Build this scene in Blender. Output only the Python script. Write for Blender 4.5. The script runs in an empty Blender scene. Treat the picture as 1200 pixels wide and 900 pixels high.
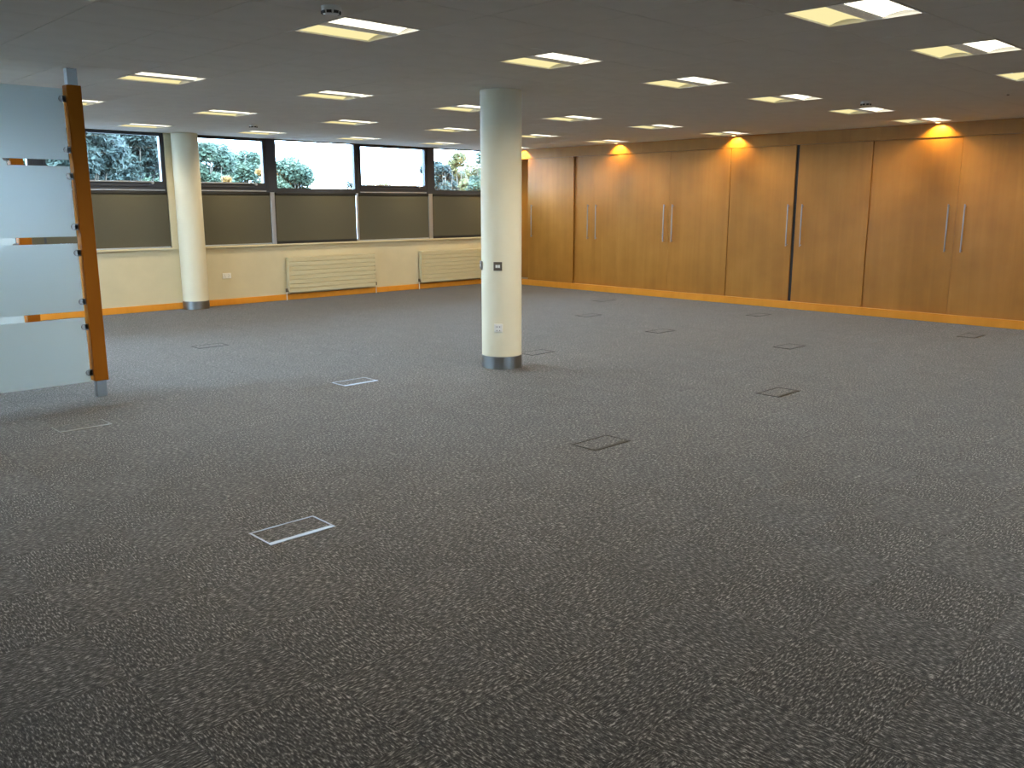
import bpy, bmesh, math, random
from mathutils import Matrix, Vector
random.seed(7)
R = math.radians
SC = bpy.context.scene
COL = SC.collection

# ------------------------------------------------------------------ camera
FPX = 1028.1
YAW, PITCH, ROLL = R(45.995), R(11.577), R(-0.067)
EYE = Vector((0, 0, 1.65))
_fw0 = Vector((math.cos(YAW), math.sin(YAW), 0)); _rt0 = Vector((math.sin(YAW), -math.cos(YAW), 0)); _z = Vector((0, 0, 1))
FW = _fw0 * math.cos(PITCH) - _z * math.sin(PITCH)
_up = _z * math.cos(PITCH) + _fw0 * math.sin(PITCH)
RT = _rt0 * math.cos(ROLL) + _up * math.sin(ROLL)
UP = _up * math.cos(ROLL) - _rt0 * math.sin(ROLL)
cd = bpy.data.cameras.new('camera'); cam = bpy.data.objects.new('camera', cd); COL.objects.link(cam)
cd.sensor_width = 36; cd.lens = FPX / 1200 * 36; cd.clip_end = 500
m = Matrix((RT, UP, -FW)).transposed().to_4x4(); m.translation = EYE
cam.matrix_world = m
SC.camera = cam

def ray(x, y): return FW + RT * ((x - 600) / FPX) - UP * ((y - 450) / FPX)
def on_y(x, y, Y): d = ray(x, y); return EYE + d * (Y / d.y)
def pix(P):
    d = Vector(P) - EYE; w = d.dot(FW)
    if w < .05: return None
    return 600 + FPX * d.dot(RT) / w, 450 - FPX * d.dot(UP) / w
def in_view(P, mar=60):
    p = pix(P)
    return p is not None and -mar < p[0] < 1200 + mar and -mar < p[1] < 900 + mar

# ------------------------------------------------------------------ world, view
SKY_STRENGTH = 40.0
LAMP_W = 9.0          # watts per lit strip
LAMP_COL = (1.0, .84, .575)
SPOT_W = 38.0
wd = bpy.data.worlds.new('world'); SC.world = wd; wd.use_nodes = True
bg = wd.node_tree.nodes['Background']
bg.inputs[0].default_value = (0.56, 0.76, 1.0, 1); bg.inputs[1].default_value = SKY_STRENGTH
SC.view_settings.view_transform = 'Standard'; SC.view_settings.look = 'None'
SC.view_settings.gamma = 1; SC.view_settings.use_curve_mapping = False
SC.view_settings.exposure = 0.0

# ------------------------------------------------------------------ materials
MATS = {}
def mat(name, col=(.8, .8, .8), rough=.5, metal=0, spec=.5, **kw):
    if name in MATS: return MATS[name]
    mt = bpy.data.materials.new(name); mt.use_nodes = True
    b = mt.node_tree.nodes['Principled BSDF']
    b.inputs['Base Color'].default_value = (*col, 1); b.inputs['Roughness'].default_value = rough
    b.inputs['Metallic'].default_value = metal; b.inputs['Specular IOR Level'].default_value = spec
    for k, v in kw.items(): b.inputs[k.replace('_', ' ')].default_value = v
    MATS[name] = mt
    return mt
def nodes(mt): return mt.node_tree.nodes, mt.node_tree.links, mt.node_tree.nodes['Principled BSDF']
def ramp(N, stops):
    r = N.new('ShaderNodeValToRGB'); e = r.color_ramp.elements
    while len(e) < len(stops): e.new(.5)
    for k, (p, c) in zip(e, stops): k.position = p; k.color = (*c, 1)
    return r
def emit(name, col, s):
    mt = bpy.data.materials.new(name); mt.use_nodes = True; N = mt.node_tree.nodes; N.clear()
    e = N.new('ShaderNodeEmission'); e.inputs[0].default_value = (*col, 1); e.inputs[1].default_value = s
    o = N.new('ShaderNodeOutputMaterial'); mt.node_tree.links.new(e.outputs[0], o.inputs[0]); MATS[name] = mt
    return mt

def wood(name, c0, c1, c2, rough=.38, sp=.22):
    mt = mat(name, c1, rough, spec=sp); N, L, b = nodes(mt)
    tc = N.new('ShaderNodeTexCoord'); oi = N.new('ShaderNodeObjectInfo')
    mp = N.new('ShaderNodeMapping'); mp.inputs['Scale'].default_value = (9, 9, .5)
    ad = N.new('ShaderNodeVectorMath'); ad.operation = 'MULTIPLY_ADD'
    cm = N.new('ShaderNodeCombineXYZ')
    for k in range(3): L.new(oi.outputs['Random'], cm.inputs[k])
    ad.inputs[1].default_value = (37, 53, 29)
    L.new(cm.outputs[0], ad.inputs[0]); L.new(tc.outputs['Object'], ad.inputs[2]); L.new(ad.outputs[0], mp.inputs[0])
    n1 = N.new('ShaderNodeTexNoise'); n1.inputs['Scale'].default_value = 1.0; n1.inputs['Detail'].default_value = 5
    n1.inputs['Distortion'].default_value = .5; L.new(mp.outputs[0], n1.inputs[0])
    n2 = N.new('ShaderNodeTexNoise'); n2.inputs['Scale'].default_value = 2.2; n2.inputs['Detail'].default_value = 3; L.new(ad.outputs[0], n2.inputs[0])
    r = ramp(N, [(.25, c0), (.52, c1), (.8, c2)])
    mx = N.new('ShaderNodeMix'); mx.data_type = 'FLOAT'; mx.inputs[0].default_value = .55
    L.new(n1.outputs[0], mx.inputs[2]); L.new(n2.outputs[0], mx.inputs[3]); L.new(mx.outputs[0], r.inputs[0])
    L.new(r.outputs[0], b.inputs['Base Color'])
    return mt

wood('maple', (.305, .130, .020), (.39, .170, .028), (.465, .217, .042))
wood('maple_trim', (.60, .235, .025), (.70, .285, .034), (.78, .335, .046), .45, .12)
wood('beech_post', (.26, .080, .006), (.32, .103, .008), (.385, .128, .011), .6, .06)

def carpet():
    mt = mat('carpet', (.12, .115, .105), .95, spec=.15); N, L, b = nodes(mt)
    uv = N.new('ShaderNodeUVMap'); oi = N.new('ShaderNodeObjectInfo')
    cm = N.new('ShaderNodeCombineXYZ'); L.new(oi.outputs['Random'], cm.inputs[0]); L.new(oi.outputs['Random'], cm.inputs[1])
    ad = N.new('ShaderNodeVectorMath'); ad.operation = 'MULTIPLY_ADD'; ad.inputs[1].default_value = (71, 43, 0)
    L.new(cm.outputs[0], ad.inputs[0]); L.new(uv.outputs[0], ad.inputs[2])
    mp = N.new('ShaderNodeMapping'); mp.inputs['Scale'].default_value = (37, 132, 1); L.new(ad.outputs[0], mp.inputs[0])
    n1 = N.new('ShaderNodeTexNoise'); n1.inputs['Scale'].default_value = 1; n1.inputs['Detail'].default_value = 3; n1.inputs['Roughness'].default_value = .65
    L.new(mp.outputs[0], n1.inputs[0])
    r = ramp(N, [(.35, (.005, .0047, .0043)), (.475, (.029, .0273, .025)), (.56, (.083, .078, .072)), (.68, (.36, .34, .316))])
    L.new(n1.outputs[0], r.inputs[0])
    n2 = N.new('ShaderNodeTexNoise'); n2.inputs['Scale'].default_value = 3.5; n2.inputs['Detail'].default_value = 2; L.new(ad.outputs[0], n2.inputs[0])
    r2 = ramp(N, [(.3, (.84, .82, .80)), (.7, (1.1, 1.08, 1.08))]); L.new(n2.outputs[0], r2.inputs[0])
    mx = N.new('ShaderNodeMix'); mx.data_type = 'RGBA'; mx.blend_type = 'MULTIPLY'; mx.inputs[0].default_value = 1
    L.new(r.outputs[0], mx.inputs[6]); L.new(r2.outputs[0], mx.inputs[7]); L.new(mx.outputs[2], b.inputs['Base Color'])
    bp = N.new('ShaderNodeBump'); bp.inputs['Strength'].default_value = .5; bp.inputs['Distance'].default_value = .004
    L.new(n1.outputs[0], bp.inputs['Height']); L.new(bp.outputs[0], b.inputs['Normal'])
    b.inputs['Sheen Weight'].default_value = .16; b.inputs['Sheen Roughness'].default_value = .5
    b.inputs['Sheen Tint'].default_value = (1, .97, .92, 1)
    return mt
carpet()

def plaster(name, col, amt=.03, rough=.75):
    mt = mat(name, col, rough, spec=.25); N, L, b = nodes(mt)
    tc = N.new('ShaderNodeTexCoord'); n = N.new('ShaderNodeTexNoise'); n.inputs['Scale'].default_value = 4; n.inputs['Detail'].default_value = 4
    L.new(tc.outputs['Object'], n.inputs[0])
    r = ramp(N, [(.3, tuple(c * (1 - amt) for c in col)), (.7, tuple(min(1, c * (1 + amt)) for c in col))])
    L.new(n.outputs[0], r.inputs[0]); L.new(r.outputs[0], b.inputs['Base Color'])
    return mt
plaster('wall_paint', (.61, .535, .355)); plaster('column_paint', (.76, .70, .53), .02, .6)
plaster('ceiling_tile', (.80, .79, .77), .03, .9); plaster('dark_wall', (.55, .53, .48))
plaster('paving', (.07, .065, .06), .2, .95)

def glass(name, tint, refl=1.0):
    mt = bpy.data.materials.new(name); mt.use_nodes = True; N = mt.node_tree.nodes; L = mt.node_tree.links; N.clear()
    t = N.new('ShaderNodeBsdfTransparent'); t.inputs[0].default_value = (*tint, 1)
    g = N.new('ShaderNodeBsdfGlossy'); g.inputs['Roughness'].default_value = .01
    f = N.new('ShaderNodeFresnel'); f.inputs[0].default_value = 1.45
    mx = N.new('ShaderNodeMixShader'); o = N.new('ShaderNodeOutputMaterial')
    L.new(f.outputs[0], mx.inputs[0]); L.new(t.outputs[0], mx.inputs[1]); L.new(g.outputs[0], mx.inputs[2]); L.new(mx.outputs[0], o.inputs[0])
    MATS[name] = mt
glass('window_glass', (.90, .96, .98))

def frosted():
    mt = bpy.data.materials.new('frosted_glass'); mt.use_nodes = True; N = mt.node_tree.nodes; L = mt.node_tree.links; N.clear()
    t = N.new('ShaderNodeBsdfTranslucent'); t.inputs[0].default_value = (.90, .98, 1.0, 1)
    d = N.new('ShaderNodeBsdfDiffuse'); d.inputs[0].default_value = (.72, .90, 1.0, 1)  # blue tint puts daylight into the colour; the film itself is neutral
    mx = N.new('ShaderNodeMixShader'); mx.inputs[0].default_value = .25
    L.new(t.outputs[0], mx.inputs[1]); L.new(d.outputs[0], mx.inputs[2])
    g = N.new('ShaderNodeBsdfGlossy'); g.inputs['Roughness'].default_value = .22
    f = N.new('ShaderNodeFresnel'); f.inputs[0].default_value = 1.45
    m2 = N.new('ShaderNodeMixShader'); L.new(f.outputs[0], m2.inputs[0]); L.new(mx.outputs[0], m2.inputs[1]); L.new(g.outputs[0], m2.inputs[2])
    o = N.new('ShaderNodeOutputMaterial'); L.new(m2.outputs[0], o.inputs[0]); MATS['frosted_glass'] = mt
frosted()
def fabric():
    mt = mat('blind_fabric', (.125, .115, .085), .9, spec=.2); N, L, b = nodes(mt)
    tc = N.new('ShaderNodeTexCoord'); n = N.new('ShaderNodeTexNoise'); n.inputs['Scale'].default_value = 260; L.new(tc.outputs['Object'], n.inputs[0])
    r = ramp(N, [(.3, (.082, .075, .050)), (.7, (.108, .100, .070))]); L.new(n.outputs[0], r.inputs[0]); L.new(r.outputs[0], b.inputs['Base Color'])
fabric()
mat('frame_dark', (.045, .05, .062), .4, .3); mat('frame_alu', (.55, .60, .68), .35, .8); mat('black', (.012, .012, .012), .6)
mat('handle_steel', (.36, .33, .31), .5, .9); mat('box_mid', (.20, .20, .185), .5, .4); mat('steel', (.55, .56, .58), .28, 1); mat('brushed', (.27, .265, .26), .42, 1); mat('pipe_white', (.75, .72, .65), .4)
mat('radiator', (.59, .53, .34), .45); mat('white_plastic', (.78, .77, .72), .4); mat('plate_metal', (.20, .17, .14), .4, .7)
mat('brass_dark', (.16, .14, .11), .45, .6); mat('lamp_frame', (.75, .74, .72), .5); mat('grid_white', (.62, .61, .60), .6)
mat('box_steel', (.24, .26, .29), .42, .85); mat('box_grey', (.016, .015, .011), .6)
emit('lamp_bright', (1.0, .93, .72), 2.6); emit('lamp_soft', (1.0, .87, .42), 1.0); emit('spot_lens', (1, .75, .35), 8)
def basket():
    mt = mat('basket', (.6, .6, .58), .5); N, L, b = nodes(mt)
    tc = N.new('ShaderNodeTexCoord'); w = N.new('ShaderNodeTexVoronoi'); w.inputs['Scale'].default_value = 60; L.new(tc.outputs['Object'], w.inputs[0])
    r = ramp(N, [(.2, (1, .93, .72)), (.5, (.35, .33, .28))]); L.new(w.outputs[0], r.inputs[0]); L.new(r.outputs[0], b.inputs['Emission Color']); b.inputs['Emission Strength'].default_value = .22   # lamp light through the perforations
basket()
mat('bark', (.09, .07, .05), .9)
def leaf(name, a, c):
    mt = mat(name, a, .7, spec=.2); N, L, b = nodes(mt)
    tc = N.new('ShaderNodeTexCoord'); n = N.new('ShaderNodeTexNoise'); n.inputs['Scale'].default_value = .9; n.inputs['Detail'].default_value = 3
    L.new(tc.outputs['Object'], n.inputs[0]); r = ramp(N, [(.35, a), (.65, c)]); L.new(n.outputs[0], r.inputs[0]); L.new(r.outputs[0], b.inputs['Base Color'])
leaf('leaf_dark', (.012, .020, .019), (.034, .046, .036)); leaf('leaf_mid', (.025, .042, .030), (.055, .075, .044))
leaf('leaf_yellow', (.06, .062, .026), (.12, .10, .036)); leaf('leaf_orange', (.16, .075, .02), (.24, .13, .04))

# ------------------------------------------------------------------ mesh helpers
class B:
    def __init__(s): s.bm = bmesh.new()
    def box(s, x0, x1, y0, y1, z0, z1, bev=0):
        bm = s.bm if not bev else bmesh.new()
        v = [bm.verts.new((x, y, z)) for z in (z0, z1) for y in (y0, y1) for x in (x0, x1)]
        for f in ((0, 2, 3, 1), (4, 5, 7, 6), (0, 1, 5, 4), (2, 6, 7, 3), (0, 4, 6, 2), (1, 3, 7, 5)): bm.faces.new([v[i] for i in f])
        if bev:
            bmesh.ops.bevel(bm, geom=bm.edges[:], offset=bev, segments=1, affect='EDGES')
            me = bpy.data.meshes.new('t'); bm.to_mesh(me); bm.free(); s.bm.from_mesh(me); bpy.data.meshes.remove(me)
        return s
    def cyl(s, p0, p1, r, n=12, r2=None):
        p0, p1 = Vector(p0), Vector(p1); d = (p1 - p0).normalized()
        a = d.orthogonal().normalized(); b = d.cross(a); r2 = r if r2 is None else r2
        A = [s.bm.verts.new(p0 + (a * math.cos(2 * math.pi * k / n) + b * math.sin(2 * math.pi * k / n)) * r) for k in range(n)]
        C = [s.bm.verts.new(p1 + (a * math.cos(2 * math.pi * k / n) + b * math.sin(2 * math.pi * k / n)) * r2) for k in range(n)]
        for k in range(n):
            f = s.bm.faces.new((A[k], A[(k + 1) % n], C[(k + 1) % n], C[k])); f.smooth = True
        for f in (s.bm.faces.new(A[::-1]), s.bm.faces.new(C)):
            for e in f.edges: e.smooth = False
        return s
    def lathe(s, prof, n=32, c=(0, 0)):
        rings = [[s.bm.verts.new((c[0] + r * math.cos(2 * math.pi * k / n), c[1] + r * math.sin(2 * math.pi * k / n), z)) for k in range(n)] for r, z in prof]
        for A, C in zip(rings, rings[1:]):
            for k in range(n):
                f = s.bm.faces.new((A[k], A[(k + 1) % n], C[(k + 1) % n], C[k])); f.smooth = True
        for f in (s.bm.faces.new(rings[0][::-1]), s.bm.faces.new(rings[-1])):
            for e in f.edges: e.smooth = False
        return s
    def mesh(s, name, m):
        bmesh.ops.recalc_face_normals(s.bm, faces=s.bm.faces[:])
        me = bpy.data.meshes.new(name); s.bm.to_mesh(me); s.bm.free(); me.materials.append(MATS[m])
        return me
    def build(s, name, m, parent=None, loc=None):
        o = bpy.data.objects.new(name, s.mesh(name, m)); COL.objects.link(o)
        if parent: o.parent = parent
        if loc: o.location = loc
        return o
def tag(o, label, cat, group=None):
    o['label'] = label; o['category'] = cat
    if group: o['group'] = group
    return o
def struct(o, label=None, cat=None):
    o['kind'] = 'structure'
    if label: o['label'] = label
    if cat: o['category'] = cat
    return o
def thing(name, label, cat, loc, group=None, rz=0):
    o = bpy.data.objects.new(name, None); COL.objects.link(o); o.location = loc; o.rotation_euler.z = rz
    o.empty_display_size = .1
    return tag(o, label, cat, group)
def copy_tree(o, parent=None):
    c = o.copy(); COL.objects.link(c)
    if parent: c.parent = parent
    for ch in list(o.children): copy_tree(ch, c)
    return c
def ring(b, x0, x1, y0, y1, z0, z1, w, plane='z', wb=None):
    """rectangular frame of bar width w in plane xy ('z') or xz ('y')"""
    if plane == 'z':
        b.box(x0, x1, y0, y0 + w, z0, z1); b.box(x0, x1, y1 - w, y1, z0, z1)
        b.box(x0, x0 + w, y0 + w, y1 - w, z0, z1); b.box(x1 - w, x1, y0 + w, y1 - w, z0, z1)
    else:
        wb = wb or w
        b.box(x0, x1, y0, y1, z0, z0 + wb); b.box(x0, x1, y0, y1, z1 - w, z1)
        b.box(x0, x0 + w, y0, y1, z0 + wb, z1 - w); b.box(x1 - w, x1, y0, y1, z0 + wb, z1 - w)
    return b

# ------------------------------------------------------------------ room shell
XL, XR, YF, YB = -4.5, 13.0, -5.0, 13.9      # side wall, cupboard fronts, rear wall, window wall
CZ = 2.743
SILL = .95
XW = 13.62                                     # wall behind the cupboards
floor = struct(B().box(XL - .2, XW + .2, YF - .2, YB + .2, -.2, -.007).build('floor', 'box_grey'), 'grey heather carpet tile floor of the empty office', 'floor')

def uv_tile(bm, rot, ou=0, ov=0):
    uvl = bm.loops.layers.uv.verify()
    for f in bm.faces:
        for l in f.loops:
            x, y = l.vert.co.x, l.vert.co.y
            l[uvl].uv = (x + ou, y + ov) if not rot else (y + ou, -x + ov)
T = .5
def tile_mesh(rot):
    b = B().box(-T / 2 + .0006, T / 2 - .0006, -T / 2 + .0006, T / 2 - .0006, -.007, 0)
    uv_tile(b.bm, rot)
    return b.mesh('carpet_tile', 'carpet')
tmesh = [tile_mesh(0), tile_mesh(1)]
cells = []
nx, ny = int((XW - XL) / T) + 1, int((YB + .02 - YF) / T) + 1
for i in range(nx):
    for j in range(ny):
        x0, y0 = XL + i * T, YF + j * T
        full = x0 + T <= XW and y0 + T <= YB + .02
        c = Vector((x0 + T / 2, y0 + T / 2, 0))
        cells.append((0 if full and in_view(c, 30) else 1, (c - EYE).length, i, j, c))
cells.sort()
for k, (out, d, i, j, c) in enumerate(cells[:300]):
    o = bpy.data.objects.new('carpet_tile', tmesh[(i + j) % 2]); COL.objects.link(o); o.parent = floor; o.location = c
bmr = bmesh.new(); uvl = bmr.loops.layers.uv.verify()
for (out, d, i, j, c) in cells[300:]:
    x0, x1 = c.x - T / 2 + .0006, min(c.x + T / 2 - .0006, XW); y0, y1 = c.y - T / 2 + .0006, min(c.y + T / 2 - .0006, YB + .02)
    ou, ov = random.random() * 50, random.random() * 50
    v = [bmr.verts.new(p) for p in ((x0, y0, 0), (x1, y0, 0), (x1, y1, 0), (x0, y1, 0))]
    w = [bmr.verts.new((p.co.x, p.co.y, -.007)) for p in v]
    fs = [bmr.faces.new(v)] + [bmr.faces.new((v[a], w[a], w[(a + 1) % 4], v[(a + 1) % 4])) for a in range(4)]
    for f in fs:
        for l in f.loops:
            x, y = l.vert.co.x, l.vert.co.y
            l[uvl].uv = (x + ou, y + ov) if (i + j) % 2 == 0 else (y + ou, -x + ov)
me = bpy.data.meshes.new('distant_carpet_tiles'); bmr.to_mesh(me); bmr.free(); me.materials.append(MATS['carpet'])
o = bpy.data.objects.new('distant_carpet_tiles', me); COL.objects.link(o); o.parent = floor; o['kind'] = 'stuff'

# ceiling: suspended tiles in a slim grid
LX0, LDX = 3.431, 1.8
ROWS = [2.54, 4.975, 8.015, 10.455, 12.905]
DX, DY = .6, .609
GX0, GY0 = LX0 - DX / 2, ROWS[1] - DY / 2
ceil = struct(B().box(XL - .2, XW + .2, YF - .2, YB + .2, 2.92, 3.1).build('ceiling', 'ceiling_tile'), 'white suspended tile ceiling', 'ceiling')
lights = []
for r, Y in list(enumerate(ROWS)) + [(-1, ROWS[0] - 5 * DY)]:
    for i in range(-3, 6):
        if (r == -1 and i < 1) or (r == 0 and i < -1) or i < -2 or (r == 1 and i < -1): continue
        lights.append((i, r, LX0 + LDX * i, Y))
lit_cells = set()
for (i, r, x, y) in lights:
    lit_cells.add((round((x - GX0 - DX / 2) / DX), round((y - GY0 - DY / 2) / DY)))
CXR = XR - .004
tb = B().box(-DX / 2 + .003, DX / 2 - .003, -DY / 2 + .003, DY / 2 - .003, 0, .015)
ctm = tb.mesh('ceiling_tile', 'ceiling_tile')
i0, i1 = math.floor((XL - GX0) / DX), math.ceil((CXR - GX0) / DX)
j0, j1 = math.floor((YF - GY0) / DY), math.ceil((YB - GY0) / DY)
ct = []; rest = B()
for i in range(i0, i1):
    for j in range(j0, j1):
        if (i, j) in lit_cells: continue
        x0, y0 = GX0 + i * DX, GY0 + j * DY
        full = x0 >= XL - .01 and x0 + DX <= CXR + .01 and y0 >= YF - .01 and y0 + DY <= YB + .01
        c = Vector((x0 + DX / 2, y0 + DY / 2, CZ))
        ct.append((0 if full and in_view(c, 40) else 1, (c - EYE).length, x0, y0, c))
ct.sort()
for k, (out, d, x0, y0, c) in enumerate(ct):
    if k < 300 and not out:
        o = bpy.data.objects.new('ceiling_tile', ctm); COL.objects.link(o); o.parent = ceil; o.location = c
    else:
        xa, xb, ya, yb = max(x0 + .003, XL), min(x0 + DX - .003, CXR), max(y0 + .003, YF), min(y0 + DY - .003, YB)
        if xb - xa > .01 and yb - ya > .01: rest.box(xa, xb, ya, yb, CZ, CZ + .015)
o = rest.build('edge_ceiling_tiles', 'ceiling_tile', ceil); o['kind'] = 'stuff'
g = B()
for i in range(i0, i1 + 1):
    x = GX0 + i * DX
    if XL < x < CXR: g.box(x - .012, x + .012, YF, YB, CZ + .0155, CZ + .03)
for j in range(j0, j1 + 1):
    y = GY0 + j * DY
    if YF < y < YB: g.box(XL, CXR, y - .012, y + .012, CZ + .016, CZ + .031)
g.build('ceiling_grid', 'grid_white', ceil)

# walls
lw = B().box(XL - .2, XL, YF - .2, 8.3, -.007, 2.95).box(XL - .2, XL, 13.3, YB + .25, -.007, 2.95)
lw.box(XL - .2, XL, 8.3, 13.3, -.007, SILL).box(XL - .2, XL, 8.3, 13.3, CZ - .05, 2.95)
struct(lw.build('wall_left', 'wall_paint'), 'cream side wall with an added unseen window band behind the glass screens', 'wall')
for k in range(2):  # unseen windows added for blue daylight on the back of the screens
    ya = 8.3 + k * 2.5; yb = ya + 2.5
    w = B().box(XL - .14, XL - .06, ya, yb, SILL, SILL + .05).box(XL - .14, XL - .06, ya, yb, CZ - .10, CZ - .05)
    w.box(XL - .14, XL - .06, ya, ya + .05, SILL + .05, CZ - .10).box(XL - .14, XL - .06, yb - .05, yb, SILL + .05, CZ - .10)
    w = struct(w.build('window_%d' % (k + 30), 'frame_dark'), 'unseen dark framed window added to the side wall for daylight', 'window')
    B().box(XL - .103, XL - .097, ya + .045, yb - .045, SILL + .045, CZ - .095).build('pane', 'window_glass', w)
fb = B().box(XL, XW, YF - .2, YF, -.007, SILL).box(XL, XW, YF - .2, YF, CZ - .05, 2.95).box(XL, 4.3, YF - .2, YF, SILL, CZ - .05).box(6.375, XW, YF - .2, YF, SILL, CZ - .05)
struct(fb.build('wall_front', 'wall_paint'), 'cream end wall with one added unseen window', 'wall')
for k in range(1):                                                     # unseen window added to bring daylight onto the screen and column fronts
    xa = 4.3 + k * 2.075; xb = xa + 2.075
    w = ring(B(), xa, xb, YF - .14, YF - .06, SILL, CZ - .05, .05, 'y').build('window_%d' % (k + 20), 'frame_dark'); struct(w, 'unseen dark framed window added to the end wall for daylight', 'window')
    B().box(xa + .045, xb - .045, YF - .103, YF - .097, SILL + .045, CZ - .095).build('pane', 'window_glass', w)
wr = B().box(XW, XW + .2, YF - .2, YB + .25, -.007, 2.95); struct(wr.build('wall_right', 'wall_paint'), 'cream wall behind the cupboards', 'wall')
struct(B().box(XR + .01, XW - .01, YF + .01, 3.455, 0, CZ).build('wall_panel_right', 'maple'), 'maple panelled end of the cupboard wall', 'wall')
WT = .25
wb = B().box(XL, XW, YB, YB + WT, -.007, SILL)                         # spandrel under the windows
wb.box(12.96, XW, YB, YB + WT, SILL, CZ + .2)
wb.box(XL, XW, YB, YB + WT, CZ, CZ + .2)
wb.box(5.93, 6.33, YB + .02, YB + WT, SILL, CZ)                      # pier behind the engaged column
wb.box(XL, -2.15, YB, YB + WT, SILL, CZ)
struct(wb.build('wall_back', 'wall_paint'), 'cream wall under the long window band', 'wall')
struct(B().box(XL, 13.1, YB - .022, YB, 0, .10, .004).build('baseboard_back', 'maple_trim'), 'maple skirting under the window band', 'skirting')
struct(B().box(-2.2, 5.985, YB - .045, YB + .16, SILL, SILL + .028, .004).build('trim_1', 'wall_paint'), 'cream window sill beside the engaged column', 'sill')
struct(B().box(6.425, 12.98, YB - .045, YB + .16, SILL, SILL + .028, .004).build('trim_2', 'wall_paint'), 'long cream window sill above the radiators', 'sill')

# windows: (x0, x1, opening sash?)
ZT = 1.90       # transom
bays = [(-2.15, -.55, 0), (-.45, 1.02, 1), (1.2, 2.68, 0), (2.78, 4.02, 1), (4.12, 5.93, 1), (6.33, 7.68, 1), (7.82, 9.50, 0), (9.52, 11.16, 1), (11.30, 12.96, 0)]
Y0, Y1 = YB + .06, YB + .14
GAPW = []
for n, (a, b_, sash) in enumerate(bays):
    w = bpy.data.objects.new('window_%d' % (n + 1), None); COL.objects.link(w); w.location = ((a + b_) / 2, YB + .1, SILL); w.empty_display_size = .1
    struct(w, 'dark aluminium framed window with opening top light' if sash else 'dark aluminium framed window with fixed top pane', 'window')
    x0, x1 = a - (a + b_) / 2, b_ - (a + b_) / 2
    y0, y1 = -.04, .04
    top = CZ - SILL
    tw = .045 if sash else .018
    f = B().box(x0, x1, y0, y1, .028, .073).box(x0, x1, y0, y1, top - tw, top)
    f.box(x0, x0 + .045, y0, y1, .073, top - tw).box(x1 - .045, x1, y0, y1, .073, top - tw).build('frame', 'frame_dark', w)
    B().box(x0 + .045, x1 - .045, y0, y1, ZT - SILL - .045, ZT - SILL + .03).build('transom', 'frame_dark', w)
    if sash:
        s = ring(B(), x0 + .045, x1 - .045, y0 - .02, y1 - .02, ZT - SILL + .03, top - .02, .028, 'y', .075).build('sash', 'frame_dark', w)
        if b_ == 7.68 or b_ == 11.16 or b_ == 5.93:
            B().box(x0 + .09, x1 - .22, y0 - .05, y0 - .02, ZT - SILL + .088, ZT - SILL + .11, .004).build('pull_rail', 'frame_alu', s)
            B().cyl((x1 - .24, y0 - .06, ZT - SILL + .085), (x1 - .24, y0 - .018, ZT - SILL + .085), .022, 14).build('knob', 'frame_alu', s)
        B().box(x0 + .07, x1 - .07, -.026, -.020, ZT - SILL + .10, top - .045).build('pane', 'window_glass', w)
        B().box(x0 + .045, x1 - .045, y0 - .03, y0, ZT - SILL - .035, ZT - SILL - .018).build('drip_rail', 'frame_alu', w)
    else:
        B().box(x0 + .04, x1 - .04, -.003, .003, ZT - SILL + .025, top - .04).build('pane', 'window_glass', w)
    B().box(x0 + .04, x1 - .04, -.003, .003, .068, ZT - SILL - .04).build('pane', 'window_glass', w)
# thick mullions between bays
mull = [(-.55, -.45), (1.02, 1.2), (2.68, 2.78), (4.02, 4.12), (7.68, 7.82), (9.50, 9.52), (11.16, 11.30)]
for k, (a, b_) in enumerate(mull):
    struct(B().box(a, b_, YB + .05, YB + .17, SILL + .028, CZ).build('trim_%d' % (k + 3), 'frame_dark'), 'dark mullion between two window bays', 'mullion')

# roller blinds over the lower panes
def blind(a, b_, dark, label, reveal=None):
    t = thing('roller_blind', label, 'blind', ((a + b_) / 2, YB + .03, SILL + .028), 'roller blinds on the lower panes')
    hw = (b_ - a) / 2; top = ZT - .045 - (SILL + .028); bh = .05 if dark else .022
    B().box(-hw, hw, -.001, .001, bh - .003, top - .02).build('fabric', 'blind_fabric', t)
    B().box(-hw, hw, -.008, .008, .001, bh, .003).build('bottom_bar', 'black' if dark else 'frame_alu', t)
    B().box(-hw, hw, -.02, .02, top - .04, top, .005).build('cassette', 'black', t)
    if reveal: B().box(hw + .006, hw + reveal, -.015, .028, .001, top, .002).build('daylit_reveal', 'frame_alu', t)  # pale strip stands in for the daylit frame reveal beside the blind
blind(2.74, 4.06, 0, 'grey roller blind seen through the slots of the frosted glass screen')
blind(4.09, 5.91, 0, 'grey roller blind between the wooden screen post and the engaged column')
blind(6.40, 7.69, 0, 'grey roller blind directly above the white wall socket', .085)
blind(7.795, 9.44, 1, 'grey roller blind with dark foot bar, above the fully visible radiator', .05)
blind(9.492, 11.15, 0, 'grey roller blind above the bare wall between the two radiators', .10)
blind(11.27, 12.94, 1, 'grey roller blind with dark foot bar next to the free standing column')

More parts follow.
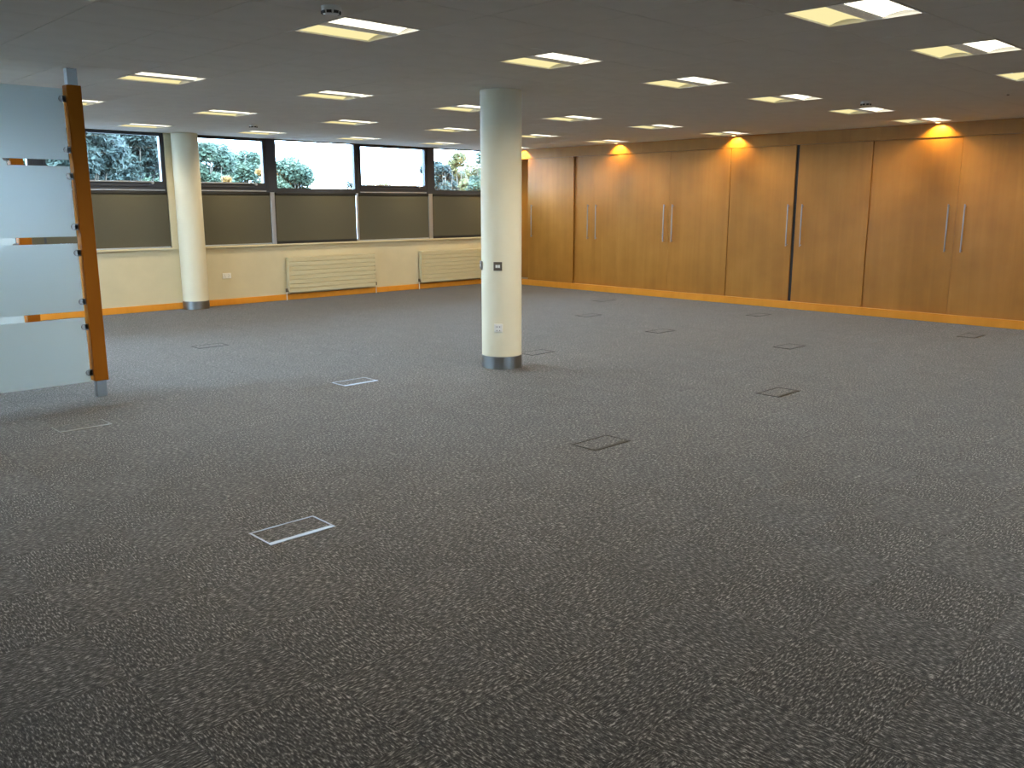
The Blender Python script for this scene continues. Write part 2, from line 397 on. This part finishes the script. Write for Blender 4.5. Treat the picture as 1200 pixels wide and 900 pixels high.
# ------------------------------------------------------------------ cupboard wall
def cupboard(y0, y1, doors, label, depth=.6, rec=0.0):
    """local: origin at base centre of the front; doors = [(ya, yb, handle_y, inset)]"""
    t = thing('cupboard', label, 'cupboard', (XR, (y0 + y1) / 2, 0), 'full height maple cupboards')
    yc = (y0 + y1) / 2
    c = B(); ya, yb = y0 - yc + .002, y1 - yc - .002
    c.box(.05, depth, ya, ya + .018, .1, 2.56); c.box(.05, depth, yb - .018, yb, .1, 2.56)
    c.box(.05, depth, ya + .018, yb - .018, .1, .118); c.box(.05, depth, ya + .018, yb - .018, 2.542, 2.56); c.box(depth - .01, depth, ya + .018, yb - .018, .118, 2.542)
    c.build('carcass', 'maple', t)
    for (da, db, hy, ins) in doors:
        d = B().box(ins, ins + .022, da - yc, db - yc, .118, 2.548, .0015).build('door', 'maple', t)
        b = B().cyl((ins - .04, hy - yc, .99), (ins - .04, hy - yc, 1.645), .010, 10)
        for z in (1.015, 1.62): b.cyl((ins - .04, hy - yc, z), (ins, hy - yc, z), .008, 8)
        hd = b.build('handle', 'handle_steel', d)
    return t
G = .002
cupboard(3.46, 5.852, [(3.462, 4.615, 4.50, .0), (4.621, 5.848, 4.72, .012)], 'maple double cupboard with the brightest spotlight scallop above its doors')
cupboard(5.856, 8.236, [(5.858, 7.018, 6.90, .0), (7.074, 8.230, 7.14, .0)], 'maple double cupboard with a wide black gap between its doors')
gap_cup = [o for o in COL.objects if o.name.startswith('cupboard') and abs(o.location.y - 7.046) < .01][0]
B().box(.022, .03, -.04, .04, .118, 2.548).build('gap_shade', 'black', gap_cup)  # black strip stands in for the unlit interior behind the door gap
cupboard(8.240, 10.640, [(8.244, 9.452, 9.36, .0), (9.457, 10.638, 9.545, .004)], 'maple double cupboard opposite the central column, between the gapped pair and the narrow pair')
cupboard(10.644, 11.715, [(10.647, 11.233, 11.14, .016), (11.237, 11.713, 11.345, .02)], 'narrow maple double cupboard with set back doors')
cupboard(11.72, 12.985, [(11.722, 12.970, 12.84, -.012)], 'single door maple cupboard near the window corner')
struct(B().box(XR + .46, XR + .48, 12.985, YB, .1, 2.56).build('wall_recess', 'maple'), 'dark set back maple panel in the window corner', 'panel')
fas = B().box(XR - .004, XR + .6, 3.0, YB, 2.552, CZ, .002)
struct(fas.build('trim_10', 'maple'), 'maple fascia above the cupboards', 'fascia')
B2 = B().box(XR - .028, XR + .045, 3.0, YB - .022, 0, .116, .003)
struct(B2.build('baseboard_right', 'maple_trim'), 'maple plinth along the cupboards', 'skirting')

# ------------------------------------------------------------------ columns
def column(x, y, r, label, n=48):
    t = thing('round_column', label, 'column', (x, y, 0), 'round white columns')
    B().lathe([(r, .128), (r, CZ - .002)], n).build('shaft', 'column_paint', t)
    B().lathe([(r + .004, 0), (r + .004, .130)], n).build('kick_band', 'brushed', t)
    return t
CX, CY, CR = 6.17, 6.54, .205
column(CX, CY, CR, 'free standing round white column with a steel kick band')
column(6.19, YB - .12, .20, 'round white column engaged in the window wall')

# plates on the free-standing column, facing outwards at an angle
def plate(ang, z, label, name, kind):
    p = (CX + (CR + .001) * math.cos(ang), CY + (CR + .001) * math.sin(ang), z)
    t = thing(name, label, 'socket' if kind == 'socket' else 'switch', p, None, ang - math.pi / 2)
    # local +y points outwards
    s = .043
    B().box(-s, s, -.004, .010, -s, s, .002).build('plate', 'white_plastic' if kind == 'socket' else 'plate_metal', t)
    if kind == 'switch':
        for dx in (-.012, .012): B().box(dx - .010, dx + .010, .010, .015, -.014, .014, .001).build('rocker', 'white_plastic', t)
    elif kind == 'side':
        B().box(-.012, .012, .010, .015, -.014, .014, .001).build('rocker', 'white_plastic', t)
    else:
        B().box(-.034, .034, .010, .014, -.034, -.010, .001).build('outlet_insert', 'lamp_frame', t)
        B().box(-.034, .034, .010, .014, .000, .030, .001).build('outlet_insert', 'lamp_frame', t)
        for z_ in (-.022, .015):
            for dx in (-.014, .014): B().box(dx - .004, dx + .004, .014, .0155, z_ - .004, z_ + .004).build('pin_hole', 'black', t)
toward = math.atan2(-CY, -CX)
plate(toward - R(10), 1.045, 'metal twin switch plate on the free standing column, facing the room', 'light_switch', 'switch')
plate(toward - R(80), 1.045, 'dark metal switch plate on the window side of the free standing column', 'light_switch', 'side')
plate(toward - R(9), .425, 'white square socket plate low on the free standing column', 'wall_socket', 'socket')
# wall socket under the window
t = thing('wall_socket', 'white double socket on the wall beside the engaged column', 'socket', (6.80, YB, .485))
B().box(-.075, .075, -.011, 0, -.045, .045, .002).build('plate', 'white_plastic', t)
for dx in (-.036, .036):
    B().box(dx - .012, dx + .012, -.015, -.011, .018, .034, .001).build('rocker', 'lamp_frame', t)
    for px, pz in ((0, .006), (-.011, -.018), (.011, -.018)): B().box(dx + px - .003, dx + px + .003, -.0125, -.011, pz - .004, pz + .004).build('pin_hole', 'black', t)

# ------------------------------------------------------------------ radiators
def radiator(x0, x1, label):
    xc, hw = (x0 + x1) / 2, (x1 - x0) / 2
    t = thing('radiator', label, 'radiator', (xc, YB, .13), 'cream wall radiators')
    n = 8; H = .61; ph = H / n
    B().box(-hw + .02, hw - .02, -.095, -.04, .012, H - .012).build('core', 'radiator', t)
    pm = B().box(-hw, hw, -.118, -.094, .004, ph - .004, .004).mesh('panel', 'radiator')
    for k in range(n):
        o = bpy.data.objects.new('panel', pm); COL.objects.link(o); o.parent = t; o.location = (0, 0, k * ph)
    B().box(-hw, hw, -.118, -.03, H, H + .006, .001).build('top_grille', 'radiator', t)
    for s in (-1, 1): B().box(s * hw - .004, s * hw + .004, -.112, -.035, .01, H).build('end_cap', 'radiator', t)
    for s in (-1, 1): B().box(s * hw * .7 - .02, s * hw * .7 + .02, -.045, -.004, .08, H - .08).build('bracket', 'radiator', t)
    for s in (-1, 1):
        x = s * (hw + .035)
        v = B().cyl((x, -.07, .015), (x, -.07, .075), .019, 14).cyl((s * hw * .99, -.07, .03), (x, -.07, .03), .011, 10).build('valve', 'brass_dark', t)
        B().cyl((x, -.07, -.13), (x, -.07, .015), .0085, 10).build('pipe', 'pipe_white', v)
radiator(7.90, 9.73, 'cream ribbed radiator with both valves in view, beside the wall socket')
radiator(10.84, 12.66, 'cream ribbed radiator half hidden behind the free standing column')

# ------------------------------------------------------------------ glass screens
def screen(px, py, label):
    t = thing('glass_screen', label, 'screen', (px, py, 0), 'frosted glass screens with wooden posts')
    for dx in (0, -1.86):
        p = B().box(dx - .058, dx + .058, -.05, .05, .145, 2.61, .004).build('post', 'beech_post', t)
        B().box(dx - .040, dx + .040, -.035, .035, .0, .146).build('post_foot', 'brushed', p)
        B().box(dx - .040, dx + .040, -.035, .035, 2.609, CZ).build('post_head', 'brushed', p)
    for z0, z1 in ((.140, .700), (.758, 1.330), (1.388, 1.962), (2.014, 2.580)):
        g = B().box(-1.78, -.078, -.005, .005, z0, z1, .001).build('glass_pane', 'frosted_glass', t)
        for z in (z0 + .08, z1 - .08):
            for s, xx in ((1, -.058), (-1, -1.802)):
                c = B().box(min(xx, xx - s * .03), max(xx, xx - s * .03), -.016, .016, z - .026, z + .026, .002)
                c.cyl((xx - s * .03, -.016, z), (xx - s * .03, .016, z), .026, 18)
                c.build('clip', 'brushed', g)
screen(2.648, 7.95, 'frosted glass screen whose whole wooden post is in full view')
screen(2.648, 9.72, 'frosted glass screen behind the first, glimpsed through its slots')

# ------------------------------------------------------------------ ceiling lights
def make_light():
    t = thing('ceiling_light', 'square recessed ceiling light with two lit strips beside a perforated basket', 'ceiling light', (0, 0, CZ), 'recessed office ceiling lights')
    h = B(); a, b_ = DX / 2 - .004, DY / 2 - .004
    ring(h, -a, a, -b_, b_, -.002, .012, .014); h.box(-a, a, -b_, b_, .085, .09)
    h.box(-a, a, -b_, -b_ + .004, .012, .085); h.box(-a, a, b_ - .004, b_, .012, .085); h.box(-a, -a + .004, -b_, b_, .012, .085); h.box(a - .004, a, -b_, b_, .012, .085)
    h.build('housing', 'lamp_frame', t)
    ai, bi = a - .014, b_ - .014
    for s, m_ in ((-1, 'lamp_bright'), (1, 'lamp_soft')):
        d = B(); n = 6; y0, y1 = .055, bi                 # curved reflector, deep next to the basket
        prev = None
        for k in range(n + 1):
            u = k / n; y = y0 + (y1 - y0) * u; z = .008 + .022 * math.sin(math.pi * u) 
            cur = [d.bm.verts.new((x, s * y, z)) for x in (-ai, ai)]
            if prev: d.bm.faces.new((prev[0], prev[1], cur[1], cur[0])).smooth = True
            prev = cur
        me_o = d.build('diffuser', m_, t)
        ld = bpy.data.lights.new('strip_lamp', 'AREA'); ld.shape = 'RECTANGLE'; ld.size = 2 * ai; ld.size_y = .05
        ld.energy = LAMP_W; ld.color = LAMP_COL; ld.spread = R(105)
        lo = bpy.data.objects.new('strip_lamp', ld); COL.objects.link(lo); lo.parent = t; lo.location = (0, s * (y0 + y1) / 2, -.019); lo.rotation_euler.x = s * R(31)     # each reflector throws to its own side
    c = B(); prev = None
    for k in range(7):
        th = math.pi * k / 6; y = -.055 * math.cos(th); z = .012 - .012 * math.sin(th)
        cur = [c.bm.verts.new((x, y, z)) for x in (-ai, ai)]
        if prev: c.bm.faces.new((prev[0], prev[1], cur[1], cur[0]))
        prev = cur
    c.build('basket', 'basket', t)
    return t
proto = make_light()
first = True
for (i, r, x, y) in lights:
    o = proto if first else copy_tree(proto)
    first = False
    o.location = (x, y, CZ)
    nth = ('first', 'second', 'third', 'fourth', 'fifth', 'sixth', 'seventh', 'eighth')[5 - i]
    row = {4: 'row along the windows', 3: 'second row from the windows', 2: 'third row from the windows', 1: 'fourth row from the windows', 0: 'fifth row from the windows', -1: 'sixth row from the windows'}[r]
    o['label'] = 'twin strip ceiling light, %s from the maple fascia in the %s' % (nth, row)

# warm downlights washing the fascia
DLX = XR - .004 - .11
for k, (y, lab) in enumerate([(4.93, 'small warm downlight above the double cupboard with the brightest doors'), (8.14, 'small warm downlight at the joint between the gapped cupboard and its neighbour'),
                              (10.60, 'small warm downlight over the narrow cupboard with set back doors'), (13.10, 'small warm downlight over the dark panel in the window corner')]):
    t = thing('downlight', lab, 'downlight', (DLX, y, CZ), 'warm downlights over the cupboards')
    B().lathe([(.045, -.004), (.045, .0)], 24).build('bezel', 'lamp_frame', t)
    B().lathe([(.030, -.0055), (.030, -.0042)], 20).build('lens', 'spot_lens', t)
    ld = bpy.data.lights.new('downlight_lamp', 'SPOT'); ld.energy = SPOT_W; ld.color = (1, .66, .16); ld.spot_size = R(124); ld.spot_blend = .4; ld.shadow_soft_size = .02
    lo = bpy.data.objects.new('downlight_lamp', ld); COL.objects.link(lo); lo.parent = t; lo.location = (0, 0, -.012); lo.rotation_euler.y = R(-24)

# smoke detectors
def detector(x, y, label, r=.055):
    t = thing('smoke_detector', label, 'smoke detector', (x, y, CZ), 'round ceiling smoke detectors')
    B().lathe([(r * .55, -.048), (r * .9, -.038), (r, -.016), (r, 0)], 28).build('body', 'white_plastic', t)
    for k in range(8):
        a = 2 * math.pi * k / 8; c, s = math.cos(a), math.sin(a)
        b = B(); b.box(r * .70, r * 1.0, -.014, .014, -.040, -.026)
        o = b.build('vent_slot', 'black', t); o.rotation_euler.z = a
detector(2.93, 4.50, 'white smoke detector next to the ceiling light between screen and column')
detector(6.24, 11.65, 'small smoke detector on the ceiling in front of the windows')
detector(9.72, 4.50, 'smoke detector on the ceiling near the cupboards')
t = thing('sprinkler_head', 'small flat ceiling sprinkler cap near the cupboards', 'sprinkler', (10.1, 3.2, CZ))
B().lathe([(.035, -.006), (.042, 0)], 20).build('cap', 'lamp_frame', t)
B().lathe([(.012, -.016), (.014, -.006)], 12).build('bulb', 'brushed', t)

# ------------------------------------------------------------------ floor boxes
def floor_box(x, y, label, bright):
    t = thing('floor_box', label, 'floor box', (x, y, 0), 'floor boxes let into the carpet')
    a, b_ = .187, .112
    m_ = ('box_grey', 'box_steel', 'box_mid')[bright]
    ring(B(), -a, a, -b_, b_, .0003, .0035, .009).build('frame', m_, t)
    B().box(-a + .011, a - .011, -b_ + .011, -b_ + .034, .0003, .003, .0005).build('cable_flap', m_, t)
    ld = B().box(-a + .012, a - .012, -b_ + .036, b_ - .012, .0003, .002); uv_tile(ld.bm, 0, x, y)
    ld.build('lid', 'carpet', t)
for x, y, lab, br in [
    (2.167, 3.876, 'steel rimmed floor box standing alone in the open carpet before the near screen', 1),
    (4.609, 3.865, 'dark rimmed floor box in the carpet before the free standing column', 0),
    (4.602, 6.910, 'bright steel floor box between the screen post and the free standing column', 1),
    (7.043, 3.864, 'dark rimmed floor box halfway from the column to the wide cupboards', 0),
    (2.145, 6.936, 'pale rimmed floor box in front of the frosted screen', 2),
    (9.479, 5.091, 'dark rimmed floor box in front of the cupboard with the gapped doors', 0),
    (4.596, 9.940, 'dark rimmed floor box on the carpet towards the engaged column', 0),
    (10.034, 8.711, 'dark rimmed floor box closest to the narrow cupboard side of the carpet', 0),
    (9.434, 6.932, 'dark rimmed floor box on the carpet beyond the free standing column', 0),
    (11.910, 6.937, 'dark rimmed floor box close to the plinth of the gapped cupboard', 0),
    (11.913, 3.904, 'dark rimmed floor box close to the plinth below the brightest scallop', 0),
    (11.819, 9.912, 'dark rimmed floor box close to the plinth of the central cupboard', 0),
    (7.040, 6.883, 'dark rimmed floor box right beside the free standing column', 0)]:
    floor_box(x, y, lab, br)

# ------------------------------------------------------------------ outside
GZ = -3.6
gr = struct(B().box(-150, 160, -160, 200, GZ - .3, GZ).build('ground', 'paving'), 'paved ground outside below the windows', 'ground')
def tree(x, top_y, Y, half_px, mt, label, lumps=9, n=5200, squash=1.0, leafsize=.2):
    top = on_y(x, top_y, Y); X = top.x; H = top.z - GZ
    sc = (Vector((X, Y, 1.65)) - EYE).dot(FW) / FPX
    hw = half_px * sc * 1.0
    t = thing('tree', label, 'tree', (X, Y, GZ), 'trees outside the windows')
    rng = random.Random(int(x * 13 + Y * 7))
    ch = min(H * .75, max(2.4, hw * 2.0 * squash)); cz = H - ch / 2
    tr = B().cyl((0, 0, -.05), (0, 0, H * .55), .16, 10, .10)
    br = []
    for k in range(9):
        a = rng.random() * 6.28; z0 = H * (.3 + .25 * rng.random()); rr = hw * (.5 + .35 * rng.random())
        tr.cyl((0, 0, z0), (rr * math.cos(a), rr * math.sin(a), cz + ch * (rng.random() - .35) * .7), .05, 6, .015)
    tr.cyl((0, 0, H * .54), (0, 0, H - .25 * ch), .10, 8, .02)
    tr.build('trunk', 'bark', t)
    cl = [(Vector((0, 0, H - ch * .22)), hw * .55)]
    for k in range(lumps):
        a = 6.28 * (k + rng.random() * .6) / lumps; u = rng.random()
        cl.append((Vector((math.cos(a) * hw * .62, math.sin(a) * hw * .62, cz + ch * (u - .55) * .75)), hw * (.32 + .2 * rng.random())))
    V, F = [], []
    for k in range(n):
        c, rad = rng.choice(cl)
        d = Vector((rng.gauss(0, 1), rng.gauss(0, 1), rng.gauss(0, 1))).normalized()
        p = c + d * rad * (rng.random() ** .45)
        if p.z > H: p.z = H - rng.random() * .3
        a = Vector((rng.gauss(0, 1), rng.gauss(0, 1), rng.gauss(0, 1))).normalized(); b = a.orthogonal().normalized()
        s = leafsize * (.6 + .8 * rng.random()); i0_ = len(V)
        V += [p - a * s, p + b * s * .5, p + a * s, p - b * s * .5]; F.append((i0_, i0_ + 1, i0_ + 2, i0_ + 3))
    me = bpy.data.meshes.new('foliage'); me.from_pydata([tuple(v) for v in V], [], F); me.materials.append(MATS[mt])
    o = bpy.data.objects.new('foliage', me); COL.objects.link(o); o.parent = t; o['kind'] = 'stuff'
tree(92, 122, 34, 50, 'leaf_dark', 'tall dark leafy tree outside the bay next to the screen post', 13, 16000, 1.0, .11)
tree(152, 128, 40, 48, 'leaf_dark', 'dense dark tree filling the bay beside the engaged column', 13, 16000, 1.0, .11)
tree(186, 176, 62, 30, 'leaf_mid', 'paler tree low behind the engaged column', 9, 7000, 1.0, .14)
tree(20, 120, 46, 40, 'leaf_mid', 'leafy tree outside behind the frosted screens', 11, 8000, 1.0, .13)
tree(245, 168, 46, 28, 'leaf_mid', 'rounded green tree between the engaged column and an orange tree', 10, 10000, 1.0, .11)
tree(284, 176, 56, 25, 'leaf_mid', 'green tree between two small orange trees', 10, 9000, 1.0, .12)
tree(263, 197, 40, 7, 'leaf_orange', 'small orange autumn tree between two green trees', 6, 1600, 1.4, .08)
tree(308, 190, 40, 8, 'leaf_orange', 'small orange autumn tree against the thick mullion', 6, 1600, 1.4, .08)
tree(338, 184, 44, 29, 'leaf_mid', 'round green tree alone against the sky in a fixed pane', 10, 10000, 1.0, .11)
tree(409, 211, 80, 9, 'leaf_dark', 'far small tree top at the foot of a fixed pane', 6, 1600, 1.0, .14)
tree(505, 186, 52, 14, 'leaf_dark', 'dark tree half hidden by the mullion near the column', 8, 4500, 1.2, .11)
tree(522, 190, 44, 13, 'leaf_dark', 'narrow dark tree beside a pale yellow tree', 8, 4500, 1.3, .10)
tree(540, 176, 58, 17, 'leaf_yellow', 'pale yellow green tree next to the free standing column', 9, 6000, 1.5, .13)
tree(566, 172, 46, 19, 'leaf_mid', 'blue green tree partly hidden by the free standing column', 9, 6000, 1.5, .12)
tree(450, 213, 95, 16, 'leaf_yellow', 'low far pale tree top in an opening pane', 8, 2500, 1.0, .16)
tree(112, 172, 66, 26, 'leaf_dark', 'low dark tree behind the tall one next to the screen post', 9, 6000, 1.0, .14)
tree(236, 192, 64, 20, 'leaf_dark', 'low tree behind the rounded green one', 9, 5000, 1.0, .13)
tree(528, 200, 70, 22, 'leaf_mid', 'low green tree behind the narrow dark tree', 9, 5000, 1.0, .14)
tree(556, 188, 74, 20, 'leaf_yellow', 'far pale tree behind the blue green tree', 9, 5000, 1.2, .15)
